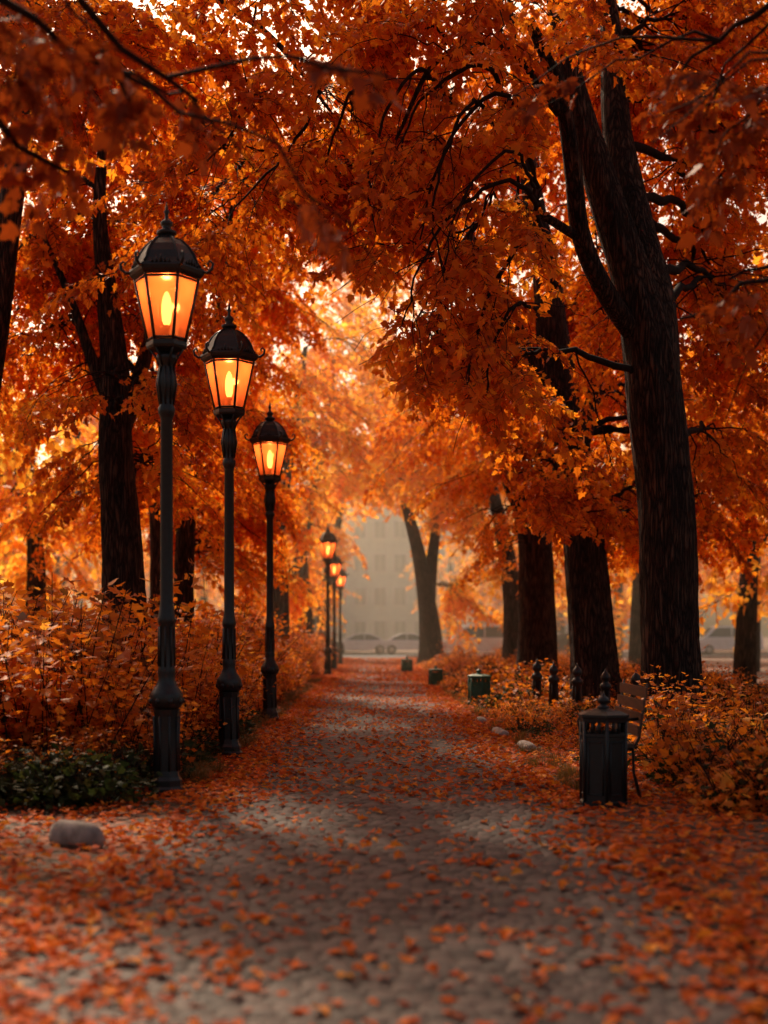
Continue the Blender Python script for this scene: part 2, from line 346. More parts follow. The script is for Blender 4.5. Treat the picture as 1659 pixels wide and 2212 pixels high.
def tree(name,trunks,ells,coll,nlimb=3,seg=28,rough=0.05,seed=0,limbspray=0.7,L=.95,nside=9,twigs=[]):
    rg=np.random.default_rng(seed+500); root=trunks[0][0][0]
    par=empty(name,tuple(root)); ro=np.array(root,float)
    mb=MB(); cand=[]
    for k,(pts,rads) in enumerate(trunks):
        P,R=smoothpath(pts,rads,0.12 if root[1]<30 else 0.4)
        if k==0: R=R*(1+0.35*np.exp(-(P[:,2]-P[0,2])/0.3))
        mb.tube(P-ro,R,seg if k==0 else max(10,seg//2),0,rough,seed=seed+k)
        for p,r in zip(P,R):
            if p[2]>2.6: cand.append((p,r))
    for pts,rads in twigs:   # slender bare drooping branches with side twigs
        P,R=smoothpath(pts,rads,0.12); P=P+np.vstack([np.zeros(3),rg.normal(0,.012,(len(P)-1,3))])
        mb.tube(P-ro,R,6,1,cap=False)
        for s in range(9):
            i=int(rg.uniform(.15,.97)*(len(P)-1)); d=P[min(i+1,len(P)-1)]-P[i-1]; d/=np.linalg.norm(d)+1e-6; d=d+rg.normal(0,.55,3); d[2]-=.25; d/=np.linalg.norm(d); ln=rg.uniform(.35,1.0)
            tq=np.linspace(0,1,7)[:,None]; br=P[i]+d*ln*tq+np.array([0,0,-.3*ln])*tq**2+np.vstack([np.zeros(3),rg.normal(0,.015,(6,3))])
            mb.tube(br-ro,np.linspace(min(R[i]*.6,.009),.003,7),4,1,cap=False)
    SP=[];SR=[];SS=[]
    def put(p,roll,pitch,yaw,s):
        if keep(p,yaw,pitch,s,L,rg): SP.append(p); SR.append((roll,pitch,yaw)); SS.append(s)
    for c,rad,layers,sc in ells:
        for q in range(nlimb):
            u=rg.normal(size=3); u/=np.linalg.norm(u); B=c+u*rad*0.6
            best=min(cand,key=lambda cr:np.linalg.norm((cr[0]-B)*np.array([1,1,1.0]))+ (1.5 if cr[0][2]>B[2]+0.5 else 0)+rg.uniform(0,1.5))
            A,ra=best; d=np.linalg.norm(B-A)
            if d>9: continue
            C=(A+B)/2+np.array([0,0,0.22*d])+rg.normal(0,0.08*d,3)
            t=np.linspace(0,1,16)[:,None]; path=(1-t)**2*A+2*t*(1-t)*C+t*t*B
            path[1:-1]+=rg.normal(0,0.02*math.sqrt(d),(14,3))
            r0=min(ra*0.45,0.025+0.012*d); mb.tube(path-ro,np.linspace(r0,0.01,16),6,1,cap=False)
            T=(B-A)/d
            for s in range(nside):
                tt=rg.uniform(0.3,1.0); i=int(tt*15); p=path[i]
                dd=T*0.8+rg.normal(0,0.6,3); dd[2]=rg.uniform(-0.3,0.4); dd/=np.linalg.norm(dd); ln=rg.uniform(0.7,1.8)*sc
                tq=np.linspace(0,1,8)[:,None]; br=p+dd*ln*tq+np.array([0,0,-0.45*ln])*tq**2+np.vstack([np.zeros(3),rg.normal(0,0.03,(7,3))])
                if not (keep(br[7],0,0,.05,.1,rg) and keep(br[4],0,0,.05,.1,rg)): continue
                mb.tube(br-ro,np.linspace(min(r0*0.6,0.014),0.004,8),4,1,cap=False)
                for i2 in (3,5,7):
                    if rg.uniform()<limbspray:
                        put(br[i2],rg.uniform(-.4,.4),rg.uniform(0.0,0.7),math.atan2(dd[1],dd[0])+rg.uniform(-.7,.7),sc*rg.uniform(0.7,1.1))
        area=math.pi*rad[0]*rad[2]; n=int(layers*area/(0.42*sc*sc*(L/.95)**2))
        for q in range(n):
            u=rg.normal(size=3); u/=np.linalg.norm(u); p=c+u*rad*(rg.uniform()**0.4)
            if p[2]<0.6: continue
            v=p-ro; yaw=math.atan2(v[1],v[0]) if abs(v[0])+abs(v[1])>1.0 else rg.uniform(0,6.28)
            put(p,rg.uniform(-.5,.5),rg.uniform(-0.1,0.9),yaw+rg.uniform(-1.2,1.2),sc*rg.uniform(0.7,1.15))
    mb.obj('trunk_and_branches',[M_bark,M_branch],par)
    if SP: instancer('foliage',np.array(SP)-ro,SR,SS,coll,par)
    return par
def T(Y,L):
    pts=[];r=[]
    for a in L:
        x,y,z=W(a[0],a[1],Y); pts.append((x,Y+(a[3] if len(a)>3 else 0),z)); r.append(a[2])
    return pts,r
def TW(Y,L,r0=.028,dy0=1.6):
    n=len(L); return T(Y,[(a[0],a[1],r0*(1-i/(n-.6))+.006,dy0 if i==0 else 0) for i,a in enumerate(L)])

tree('shade_maple_tree',[
 T(18,[(1456,1598,.42),(1448,1400,.365),(1440,1100,.36),(1418,900,.36),(1400,740,.34),(1365,600,.26),(1300,400,.22),(1240,200,.17),(1200,0,.12),(1150,-250,.06)]),
 T(18,[(1425,800,.26),(1415,640,.29,.2),(1378,450,.25,.4),(1350,250,.20,.6),(1345,50,.16,.8),(1330,-200,.07,1)]),
 T(18,[(1400,760,.15),(1310,660,.13,-.3),(1245,540,.12,-.5),(1220,400,.11,-.7),(1190,260,.09,-.9),(1120,130,.06,-1.2)]),
 T(18,[(1190,300,.07,-.9),(1060,190,.05,-1.3),(930,250,.035,-1.7),(850,420,.018,-2)]),
 T(18,[(1245,540,.06,-.5),(1080,500,.045,-1.2),(980,600,.03,-1.5),(890,760,.012,-1.8)]),
 ],[
 E(1040,330,16,190,200,1.2,1.5),E(930,540,16,180,180,1.1,1.5),E(1090,640,16,130,190,1.0,1.3),E(900,760,16.5,90,110,.8,1.4),
 E(1130,130,16,250,150,1.2,1.5),E(1020,780,17,120,100,.8,1.4),E(1000,20,16.5,260,110,1,1.7),
 E(1480,330,21.5,220,350,1.2,2.2),E(1560,800,21.5,140,250,1.2,1.8),E(1330,140,21,220,220,1.2,2.2),E(1450,20,20,260,130,1,2.4),E(1300,700,21.5,120,250,1,1.7),E(1580,500,22,120,300,1,2.2),E(1600,120,21,200,200,1,2.2)],C_deep,3,48,0.035,1,.45,
 twigs=[TW(14.9,[(1200,300),(1095,205),(1000,260),(940,380),(905,520)]),TW(14.8,[(1230,470),(1130,400),(1040,410),(960,480),(900,600),(872,700)]),
  TW(15,[(1160,200),(1060,150),(960,170),(890,250),(860,380)]),TW(15,[(1245,540),(1150,520),(1070,610),(1025,740),(1005,850)]),
  TW(14.7,[(1100,160),(1020,220),(960,340),(935,470),(955,600)],.02),TW(15,[(1000,100),(900,150),(830,260),(800,380),(810,500)],.022),
  TW(15,[(1180,620),(1110,660),(1060,760),(1050,860)],.018,1),TW(14.6,[(1210,360),(1120,330),(1040,370),(985,460),(960,570)],.018)])
tree('shade_maple_tree',[
 T(25,[(1290,1552,.46),(1280,1400,.42),(1258,1150,.37),(1230,950,.34),(1200,780,.31),(1180,600,.24),(1150,420,.18),(1120,200,.1),(1100,0,.05)]),
 T(25,[(1215,860,.2),(1140,760,.14),(1080,620,.1),(1000,480,.05)]),
 T(25,[(1240,1000,.2),(1290,850,.14,.4),(1330,650,.1,.8),(1350,450,.05,1)])],
 [E(1130,880,23,100,190,.8,2.0),E(1160,1040,22,80,80,.6,2),E(1240,1140,22,60,80,.5,1.5),E(1330,1000,27,110,160,1,2),E(1170,650,27,160,200,1.2,2.0),E(1050,780,27,120,150,1.2,1.8),E(1330,800,28,150,200,1.2,2),E(1420,1150,28,70,70,.6,1.2),E(1000,350,27,260,250,1.2,2),E(1200,200,27,220,200,1.2,2),E(1470,960,26,60,160,.8,1.8),E(1600,980,27,110,200,.8,1.6)],C_deep,3,40,0.04,2,.5)
tree('shade_maple_tree',[
 T(34,[(1160,1491,.52),(1160,1300,.46),(1150,1130,.40),(1100,1020,.26),(1050,900,.16),(1010,750,.08)]),
 T(34,[(1152,1150,.3),(1185,1000,.24),(1210,800,.14),(1220,600,.06)])],
 [E(1080,980,33,110,110,1.2,2,1.2),E(1110,1120,32,60,60,1,1.6,1.2),E(1200,1110,36,90,80,1.2,2,1.2),E(1000,850,35,130,150,2,2,1.3),E(1350,1100,38,140,90,2,2,1.3),E(1180,800,37,220,200,2,2,1.4)],C_mid,2,28,0.04,3,.5)
tree('shade_maple_tree',[
 T(46,[(1110,1459,.4),(1108,1300,.33),(1085,1150,.26),(1050,1000,.15),(1010,800,.06)])],
 [E(1040,1080,45,80,90,2,1.7,1.6),E(1060,1210,46,55,60,1.5,1.5,1.5),E(980,950,46,110,120,2.5,1.8,1.6),E(960,780,46,150,160,3,1.8,1.7)],C_gold,2,20,0.04,4,.5)
tree('shade_maple_tree',[
 T(60,[(934,1438,.55),(926,1330,.42),(905,1200,.3),(875,1080,.2),(850,950,.08)]),
 T(60,[(926,1320,.3),(935,1200,.25,.3),(955,1050,.15,.5),(960,900,.06,1)])],
 [E(950,1080,60,80,80,2,1.3,1.8),E(1000,1240,61,45,70,2,1.2,1.8),E(900,980,60,100,90,3,1.6,2),E(860,820,62,140,130,3,1.8,2),E(990,1000,63,90,120,3,1.6,2)],C_gold,2,20,0.04,5,.5)
tree('shade_maple_tree',[
 T(21,[(276,1562,.44),(272,1380,.36),(262,1150,.30),(250,980,.26),(248,800,.22),(232,640,.16),(215,450,.1),(230,200,.05)]),
 T(21,[(252,960,.15),(290,820,.12,.3),(330,650,.08,.5),(400,450,.05,.7),(520,300,.02,.9)]),
 T(21,[(250,900,.1),(200,780,.09),(150,640,.06),(90,500,.03)])],
 [E(200,560,23,170,150,1,2.2),E(380,700,23.5,140,180,1,2.2),E(380,480,22,170,150,1,2.4),E(120,820,24,110,130,1,1.5),E(300,880,20,60,100,.5,1.0),E(420,940,26,110,150,1,2),E(120,330,22,200,200,1.2,2.8),E(60,600,23,120,200,1,2),E(400,200,23,250,160,1,2.8),E(290,1000,22.6,110,55,.6,1.0)],C_deep,3,36,0.04,6,.45)
tree('shade_maple_tree',[
 T(30,[(398,1506,.27),(396,1300,.22),(405,1100,.19),(430,900,.15),(470,700,.1),(500,450,.05)]),
 T(30,[(400,1150,.1),(360,950,.08),(320,750,.04)])],
 [E(480,1000,31,90,160,1.2,2,1.2),E(380,1110,32,130,60,1,1.6,1.2),E(500,800,31,130,180,1.2,2,1.2),E(560,620,31,100,130,1.2,2.2,1.1),E(470,1170,31,55,80,1,1.5,1.1),E(620,420,31,170,170,1.2,3,1.3),E(480,250,31,200,170,1.2,2.6,1.3),E(760,250,31,170,200,1.2,2.6,1.3)],C_mid,3,24,0.04,7,.5)
tree('shade_maple_tree',[T(29,[(345,1511,.24),(345,1300,.2),(340,1100,.17),(320,900,.1),(300,700,.05)])],
 [E(290,1040,34,130,80,1.2,1.5,1.2),E(150,1060,35,120,70,1.2,1.2,1.2)],C_mid,3,20,0.04,8,.5)
tree('shade_maple_tree',[
 T(42,[(600,1467,.34),(605,1300,.28),(600,1130,.24),(630,950,.18),(660,750,.07)]),
 T(42,[(603,1180,.18),(560,1000,.12),(540,800,.05)])],
 [E(620,1080,42,75,130,2,1.7,1.5),E(600,1230,43,55,70,1.5,1.4,1.4),E(660,880,42,100,150,2.5,1.8,1.6),E(580,900,44,100,190,2,1.8,1.6),E(700,700,42,130,150,2.5,2.2,1.7)],C_gold,2,20,0.04,9,.5)
tree('shade_maple_tree',[
 T(54,[(655,1446,.42),(655,1300,.33),(650,1180,.27),(690,1000,.18),(720,850,.07)])],
 [E(680,1110,54,60,90,2,1.6,1.8),E(730,1000,54,80,110,3,1.7,1.8),E(760,860,56,130,130,3,1.9,2),E(650,1240,55,50,60,1.5,1.4,1.6),E(650,600,55,200,200,3,2.2,2),E(800,500,58,220,200,3,2.4,2)],C_gold,2,20,0.04,10,.5)
tree('shade_maple_tree',[
 T(72,[(700,1427,.4),(700,1300,.32),(720,1180,.22),(750,1050,.1)])],
 [E(730,1160,72,45,60,2,1.8,2.2),E(770,1060,72,80,80,3,1.6,2.2),E(690,1290,73,30,50,1.5,1.4,2),E(820,980,75,140,100,3,1.6,2.4)],C_gold,2,20,0.04,11,.5)
# big tree just outside the left edge; its crown arches over the path
tree('shade_maple_tree',[
 ([(-6.4,17,-0.05),(-6.3,17,3),(-6.1,17,5.5),(-5.6,17,8),(-4.4,17.2,10.2),(-2.6,17.4,11.2)],[.42,.36,.32,.26,.16,.06]),
 ([(-5.8,17,7.2),(-4.4,17.4,9.2),(-2.8,17.4,9.6),(-1.4,17.3,8.9),(-.4,17,7.6)],[.12,.09,.06,.04,.015]),
 ([(-5.9,17,6.6),(-4.2,17.8,8.4),(-2.6,17.6,8.2),(-1.5,17.4,7.0)],[.09,.06,.04,.012])],
 [E(560,330,17,150,150,1.2,1.6),E(700,250,17,160,150,1.2,1.8),E(780,430,17.5,110,130,1,1.3),E(500,440,17,90,110,.8,1.0),E(650,30,17,330,140,1.2,2.3),E(250,90,17,260,150,1.2,2.6),E(60,60,17,200,200,1,2.6)],C_deep,3,32,0.04,12,.4,
 twigs=[TW(16,[(640,120),(690,200),(640,300),(560,390),(490,470)],.024),TW(16,[(760,120),(760,200),(720,300),(690,400)],.018),TW(16,[(560,120),(540,220),(470,330),(400,380)],.018)])
tree('shade_maple_tree',[
 ([(-3.7,4.2,-0.05),(-3.65,4.3,2.5),(-3.5,4.6,5),(-3.0,5.2,7.2),(-2.4,5.8,9)],[.3,.25,.2,.12,.05])],
 [E(230,230,7,210,100,.5,2.1),E(130,380,7.5,100,70,.4,1.4),E(430,200,7.5,80,60,.4,.8),E(80,150,7.3,150,150,.5,2.2)],C_dark,1,24,0.04,13,.2,.45,4)
tree('shade_maple_tree',[
 ([(4.2,8,-0.05),(4.1,8,2.2),(4.0,8.1,4.2),(3.6,8.2,6.4),(3.2,8.4,9)],[.34,.28,.22,.14,.05])],
 [E(1600,640,9,70,110,.4,1.3),E(1610,300,9,100,200,.5,1.6),E(1460,140,9.5,110,50,.4,.9),E(1460,690,9,30,60,.3,.8)],C_dark,1,24,0.04,14,.2,.45,3)
for (x,y,z,r,sd,lay) in [(-4.8,3,8.2,3.0,31,1.6),(4.8,9,9.6,2.8,32,2.2),(-5.2,11,10.4,2.8,33,2.2),(5.6,15.5,12.2,3.4,34,1.8),(-6.2,20.5,13.0,3.6,35,1.8)]:  # overhead crowns, mostly unseen, added to shade the foreground and close the top
    tree('shade_maple_tree',[([(x,y,-.05),(x*.98,y,3),(x*.9,y,6),(x*.75,y,z)],[.36,.3,.22,.08])],
      [(np.array([x*0.36,y,z]),np.array([r,r,1.2]),lay,1.4)],C_mid,3,16,0.04,sd)

def distant():
    rg=np.random.default_rng(99); par=empty('distant_trees',(0,90,0)); ro=np.array([0,90,0.]); mb=MB(); P=[];R=[];S=[]
    spots=[]
    for Y in (78,100,118,132):
        for x in np.arange(-95,96,6.5):
            xx=x+rg.uniform(-2,2); yy=Y+rg.uniform(-4,4)
            if -3.6<(xx/yy)*100<4.6 : continue
            if 80.0<yy<98: yy=99+rg.uniform(0,3)
            spots.append((xx,yy,rg.uniform(9,14)))
    for Y in (26,40,52,66):
        for x in (-9.5,-14,-19,9.5,14,20):
            spots.append((x+rg.uniform(-1,1),Y+rg.uniform(-4,4),rg.uniform(8,12)))
    for x,y,h in spots:
        mb.tube(np.array([[x,y,-.05],[x+.1,y,h*.3],[x+rg.uniform(-.5,.5),y,h*.75]])-ro,[.35,.27,.08],8,0)
        for k in range(5):
            a=rg.uniform(0,6.28); mb.tube(np.array([[x+.1,y,h*rg.uniform(.28,.5)],[x+1.2*math.cos(a),y+1.2*math.sin(a),h*.6],[x+2.3*math.cos(a),y+2.3*math.sin(a),h*.78]])-ro,[.12,.08,.03],5,0,cap=False)
        lob=[(rg.uniform(-1.8,1.8),rg.uniform(-1.8,1.8),rg.uniform(.40,.95)*h,rg.uniform(1.1,2.2)) for _ in range(8)]
        for k in range(50):
            L=lob[rg.integers(8)]; u=rg.normal(size=3); u/=np.linalg.norm(u); p=np.array([x+L[0],y+L[1],L[2]])+u*L[3]*rg.uniform()**.4
            P.append(p-ro); R.append((rg.uniform(-.5,.5),rg.uniform(0,.8),math.atan2(u[1],u[0])+rg.uniform(-.8,.8))); S.append(rg.uniform(1.8,2.8))
    mb.obj('trunks',[M_bark],par); instancer('crowns',P,R,S,C_gold,par)
distant()

# ------------------------------------------------------------------ ground, path, cobbles
mb=MB(); mb.add([(-400,-60,0),(400,-60,0),(400,700,0),(-400,700,0)],[(0,1,2,3)]); mb.obj('ground',[M_ground])
def pl(y): return -1.36+0.05*math.sin(y*0.6)+0.04*math.sin(y*1.7+1)
def pr(y): return 1.50+0.05*math.sin(y*0.5+2)+0.04*math.sin(y*1.9)
mb=MB(); ys=np.arange(-12,79.1,0.5); vs=[]
for y in ys: vs+= [(pl(y),y,.004),(pr(y),y,.004)]
mb.add(vs,[(2*i,2*i+1,2*i+3,2*i+2) for i in range(len(ys)-1)]); path=mb.obj('cobbled_path',[M_joint])
P=[];R=[];S=[]; y=0.5
while y<79:
    dy=0.095*(1 if y<45 else 1.6); x=pl(y)-0.02+rng.uniform(0,.05)
    while x<pr(y)-0.03:
        w=rng.uniform(0.08,0.14)*(1 if y<45 else 1.5)
        wav=0.05*math.sin(x*2.1+y*0.35)+0.03*math.sin(x*5+y)
        P.append((x+w/2,y+wav+rng.normal(0,.004),.0045+abs(rng.normal(0,.0015)))); R.append((rng.normal(0,.02),rng.normal(0,.02),rng.normal(0,.05))); S.append((w*0.97,dy*0.95,rng.uniform(.75,1.1)))
        x+=w
    y+=dy
instancer('cobblestones',P,R,S,C_stone,path)

def fnoise(x,y): return 0.5+0.25*math.sin(x*2.3+1.3*math.sin(y*.7))+0.25*math.sin(y*1.3+2*math.sin(x*1.1+.5))
P=[];R=[];S=[]
tries=250000
Y=3.5+(rng.uniform(size=tries)**1.5)*75; X=rng.uniform(-5.5,5.5,tries); U=rng.uniform(size=tries)
for x,y,u in zip(X,Y,U):
    dl=x-pl(y); dr=pr(y)-x; e=min(dl,dr)
    fw=.24+(.20 if (y<11 and dl<dr) else 0)
    if e>0: d=0.15*(0.3+fnoise(x*1.7,y*1.2))+0.85*math.exp(-e/fw)
    else: d=1.0*math.exp(e/2.2)
    if y>11 and e>0: d*=1.5
    if y<11: d*=.62*(.6+.6*fnoise(x*3+2,y*2.3))
    if u<d:
        P.append((x,y,(.013 if e>0 else .006)+rng.uniform(0,.01 if e>0 else .035))); R.append((rng.normal(0,.22),rng.normal(0,.22),rng.uniform(0,6.28))); S.append(rng.uniform(.035,.085)*(1 if y<40 else 1.4))
instancer('leaf_litter',P,R,S,C_leaf)

def band(name,coll,x0,x1,y0,y1,n,s0,s1,hf=None,tilt=.15):
    P=[];R=[];S=[]
    for _ in range(n):
        x=rng.uniform(x0,x1); y=y0+(y1-y0)*rng.uniform()**1.3; s=rng.uniform(s0,s1)
        if hf:
            k=hf(x,y)
            if k<=0.05: continue
            s*=k
        P.append((x,y,0)); R.append((rng.normal(0,tilt),rng.normal(0,tilt),rng.uniform(0,6.28))); S.append(s)
    return instancer(name,P,R,S,coll)
def hl(x,y):
    e=-x-1.75
    if e<0: return 0
    k=min(1,0.45+e*0.55)*(0.75+0.5*fnoise(x,y*0.8))
    if y<12.2: k*=0.45 if x<-2.3 else 0
    return k
band('shrub_hedge',C_shrub,-6.5,-1.8,11.0,62,1700,1.0,2.0,hl)
band('low_green_plants',C_low,-4.5,-1.85,10.7,20,380,0.7,1.4,lambda x,y: 0 if (y<12 and x>-2.0) else 1)
band('grass_verge',C_grass,-2.0,-1.5,12.5,40,220,0.6,1.1)
def hr(x,y):
    e=x-1.85
    if e<0 or (y<13.9 and x<2.6): return 0
    k=min(1,0.45+e*0.4)*(0.7+0.6*fnoise(x,y*.8))
    if 14<y<24.5 and .11<x/y<.20: k*=.55
    return k
band('undergrowth',C_lowo,1.85,7.5,10.5,60,1900,0.9,1.8,hr)
band('low_green_plants',C_low,1.9,6.5,10.5,45,700,0.8,1.6,hr)
band('shrub_hedge',C_shrub,2.6,8,12,62,620,0.4,1.0,lambda x,y: hr(x,y)*(0 if (14<y<24.5 and .11<x/y<.20) else 1))
band('grass_verge',C_grass,1.65,2.0,12,40,140,0.5,0.9)

# ------------------------------------------------------------------ street lamps
LAMPW=18
def lamp(px,py,Y=None,hs=1.0):
    Y=F*H/(py-HY) if Y is None else Y
    x=(px-CX)*Y/F; par=empty('street_lamp',(x,Y,0.0),random.uniform(-.08,.08)); par.scale=(1,1,hs)
    mb=MB()
    mb.lathe([(.155,0),(.155,.05),(.135,.07),(.135,.12),(.115,.15),(.105,.20),(.10,.55),(.105,.66),(.115,.72)],8,0,False,rot=math.pi/8)
    mb.lathe([(.10,.72),(.13,.75),(.14,.79),(.14,.84),(.125,.87),(.09,.92),(.07,.98),(.075,1.02),(.075,1.06),(.066,1.09),(.062,1.42),(.075,1.45),(.078,1.48),(.072,1.51),(.064,1.55),(.056,1.62),(.052,3.18),(.060,3.20),(.072,3.23),(.072,3.27),(.056,3.30),(.056,3.36),(.070,3.42),(.080,3.48),(.072,3.55),(.056,3.60),(.060,3.64),(.085,3.68),(.09,3.71),(.06,3.74)],20)
    for k in range(8):
        a=k*math.pi/4; ca,sa=math.cos(a),math.sin(a)
        mb.tube([(.069*ca,.069*sa,1.08),(.066*ca,.066*sa,1.42)],[.009,.009],5)
        mb.tube([(.058*ca,.058*sa,3.30),(.082*ca,.082*sa,3.47),(.062*ca,.062*sa,3.62)],[.009,.012,.009],5)
        a+=math.pi/8; ca,sa=math.cos(a),math.sin(a)
        mb.tube([(.108*ca,.108*sa,.2),(.103*ca,.103*sa,.42),(.108*ca,.108*sa,.66)],[.012,.010,.012],5)
        mb.lathe([(.0,-.03),(.02,-.02),(.024,0),(.02,.02),(0,.03)],6,0,True,c=(.13*ca,.13*sa,.79))
    mb.obj('post',[M_iron],par)
    mb=MB(); zt,zb=4.37,3.83; rt,rb=.275,.155
    mb.lathe([(.05,3.73),(.09,3.74),(.165,3.77),(.175,3.79),(.175,3.825),(.15,3.84)],6,0,False)
    mb.lathe([(.27,zt-.015),(.295,zt),(.315,zt+.02),(.325,zt+.05),(.315,zt+.075),(.285,zt+.085),(.262,zt+.12),(.235,zt+.19),(.19,zt+.26),(.13,zt+.315),(.08,zt+.335),(.065,zt+.36)],6,0,False)
    mb.lathe([(.065,zt+.36),(.085,zt+.375),(.085,zt+.395),(.05,zt+.41),(.035,zt+.43),(.05,zt+.45),(.055,zt+.47),(.035,zt+.49),(.018,zt+.505),(.014,zt+.54),(.026,zt+.56),(.016,zt+.58),(.004,zt+.65)],12)
    for k in range(6):
        a=k*math.pi/3; ca,sa=math.cos(a),math.sin(a); b=(k+1)*math.pi/3
        mb.tube([(rb*ca,rb*sa,zb-.01),(rt*ca,rt*sa,zt+.01)],[.014,.014],6)
        mb.tube([((rb+.005)*ca,(rb+.005)*sa,zb+.02),((rb+.005)*math.cos(b),(rb+.005)*math.sin(b),zb+.02)],[.012,.012],5)
        mb.tube([((rt-.004)*ca,(rt-.004)*sa,zt-.03),((rt-.004)*math.cos(b),(rt-.004)*math.sin(b),zt-.03)],[.012,.012],5)
        pr_=[(.29,.085),(.266,.12),(.239,.19),(.194,.26),(.134,.315),(.08,.34)]
        mb.tube([(r*ca,r*sa,zt+z) for r,z in pr_],[.011]*6,5)
        sc=[(.30,.05),(.345,.045),(.385,.075),(.395,.12),(.37,.145),(.35,.125),(.36,.105)]
        mb.tube([(r*ca,r*sa,zt+z) for r,z in sc],[.016,.014,.013,.012,.010,.009,.007],6)
        am=a+math.pi/6; cm,sm=math.cos(am),math.sin(am)
        for off in (-.07,-.035,0,.035,.07):
            hh=.085+.05*(1-abs(off)/.09); cx0=.272*cm-off*sm; cy0=.272*sm+off*cm
            mb.tube([(cx0,cy0,zt+.07),(cx0*1.02,cy0*1.02,zt+hh)],[.014,.006],5)
        mb.tube([(.15*ca,.15*sa,3.78),(.09*ca,.09*sa,3.70),(.06*ca,.06*sa,3.62)],[.009,.012,.008],5)
    mb.lathe([(.05,3.84),(.05,3.87),(.022,3.88),(.018,3.93),(.035,3.94),(.035,3.97)],10)
    mb.obj('lantern_frame',[M_iron],par)
    mb=MB()
    for k in range(6):
        a=k*math.pi/3; b=a+math.pi/3; s=.985
        mb.add([(rb*s*math.cos(a),rb*s*math.sin(a),zb),(rb*s*math.cos(b),rb*s*math.sin(b),zb),(rt*s*math.cos(b),rt*s*math.sin(b),zt-.01),(rt*s*math.cos(a),rt*s*math.sin(a),zt-.01)],[(0,1,2,3)])
    mb.obj('glass_panes',[M_glass],par)
    mb=MB(); mb.lathe([(.022,3.97),(.038,4.01),(.046,4.08),(.044,4.15),(.032,4.21),(.014,4.25),(.002,4.26)],14); mb.obj('bulb',[M_bulb],par)
    ld=bpy.data.lights.new('lamp_light','POINT'); ld.energy=LAMPW; ld.color=(1,.40,.14); ld.shadow_soft_size=.04
    lo=bpy.data.objects.new('lamp_light',ld); lo.location=(0,0,4.31); lo.parent=par; scene.collection.objects.link(lo)
lamp(360,1715); lamp(495,1635); lamp(583,1556); lamp(708,1460); lamp(722,1447,hs=.93); lamp(735,1437,hs=.9)

# ------------------------------------------------------------------ litter bins
def bin_(px,py,w=.36,h=.88,mat=M_iron,rot=0.0):
    Y=F*H/(py-HY); par=empty('litter_bin',((px-CX)*Y/F,Y,0),rot); s=w/.40; k=h/.88
    par.scale=(s,s,k); mb=MB(); r=.2; q=math.pi/6
    mb.lathe([(r+.02,0),(r+.02,.04),(r,.05),(r,.56),(r+.012,.565),(r+.012,.59),(r-.015,.595)],6,0,False,rot=q)
    for j in range(6):
        a=q+j*math.pi/3; b=a+math.pi/3
        mb.tube([(r*math.cos(a),r*math.sin(a),.04),(r*math.cos(a),r*math.sin(a),.72)],[.016,.016],6)
        A=np.array([math.cos(a),math.sin(a)])*(r+.002); B=np.array([math.cos(b),math.sin(b)])*(r+.002)
        for t in (.18,.82):
            p=A*(1-t)+B*t; mb.tube([(p[0],p[1],.1),(p[0],p[1],.52)],[.007,.007],5)
        for z in (.1,.52):
            p=A*.82+B*.18; p2=A*.18+B*.82; mb.tube([(p[0],p[1],z),(p2[0],p2[1],z)],[.007,.007],5)
        for t in (.34,.66):
            p=(A*(1-t)+B*t)*.97; mb.tube([(p[0],p[1],.59),(p[0],p[1],.69)],[.015,.015],4)
    mb.lathe([(r-.01,.675),(r+.015,.68),(r+.02,.71),(r+.03,.72),(r+.03,.74),(r*.8,.765),(.07,.785),(.05,.79)],6,0,False,rot=q)
    mb.lathe([(r-.03,.59),(r-.03,.60),(.02,.605)],6,1,False,rot=q)
    mb.lathe([(.05,.785),(.055,.80),(.03,.81),(.028,.82),(.048,.835),(.052,.855),(.04,.875),(.02,.885),(.012,.90),(.004,.915)],14)
    mb.obj('body_and_lid',[mat,M_tyre],par)
bin_(1303,1740,.37,.86)
bin_(1035,1528,.40,.70,M_green_iron,.2); bin_(941,1482,.36,.52,M_green_iron,.3); bin_(879,1452,.42,.55,M_green_iron,.1)

def bollard(px,py,h):
    Y=F*H/(py-HY); par=empty('bollard',((px-CX)*Y/F,Y,0)); k=h/.8; par.scale=(k,k,k); mb=MB()
    mb.lathe([(.10,0),(.10,.05),(.08,.07),(.075,.12)],8,0,False)
    mb.lathe([(.07,.12),(.065,.5),(.085,.52),(.09,.55),(.085,.58),(.06,.60),(.045,.63),(.07,.66),(.075,.70),(.06,.74),(.03,.77),(.012,.80),(.005,.83)],12)
    for j in range(6):
        a=j*math.pi/3; mb.tube([(.07*math.cos(a),.07*math.sin(a),.14),(.066*math.cos(a),.066*math.sin(a),.49)],[.009,.009],5)
    mb.obj('post',[M_iron],par)
for a in [(1160,1535,.88),(1196,1543,.86),(1247,1552,.86),(1308,1560,.80),(1374,1575,.82)]: bollard(*a)

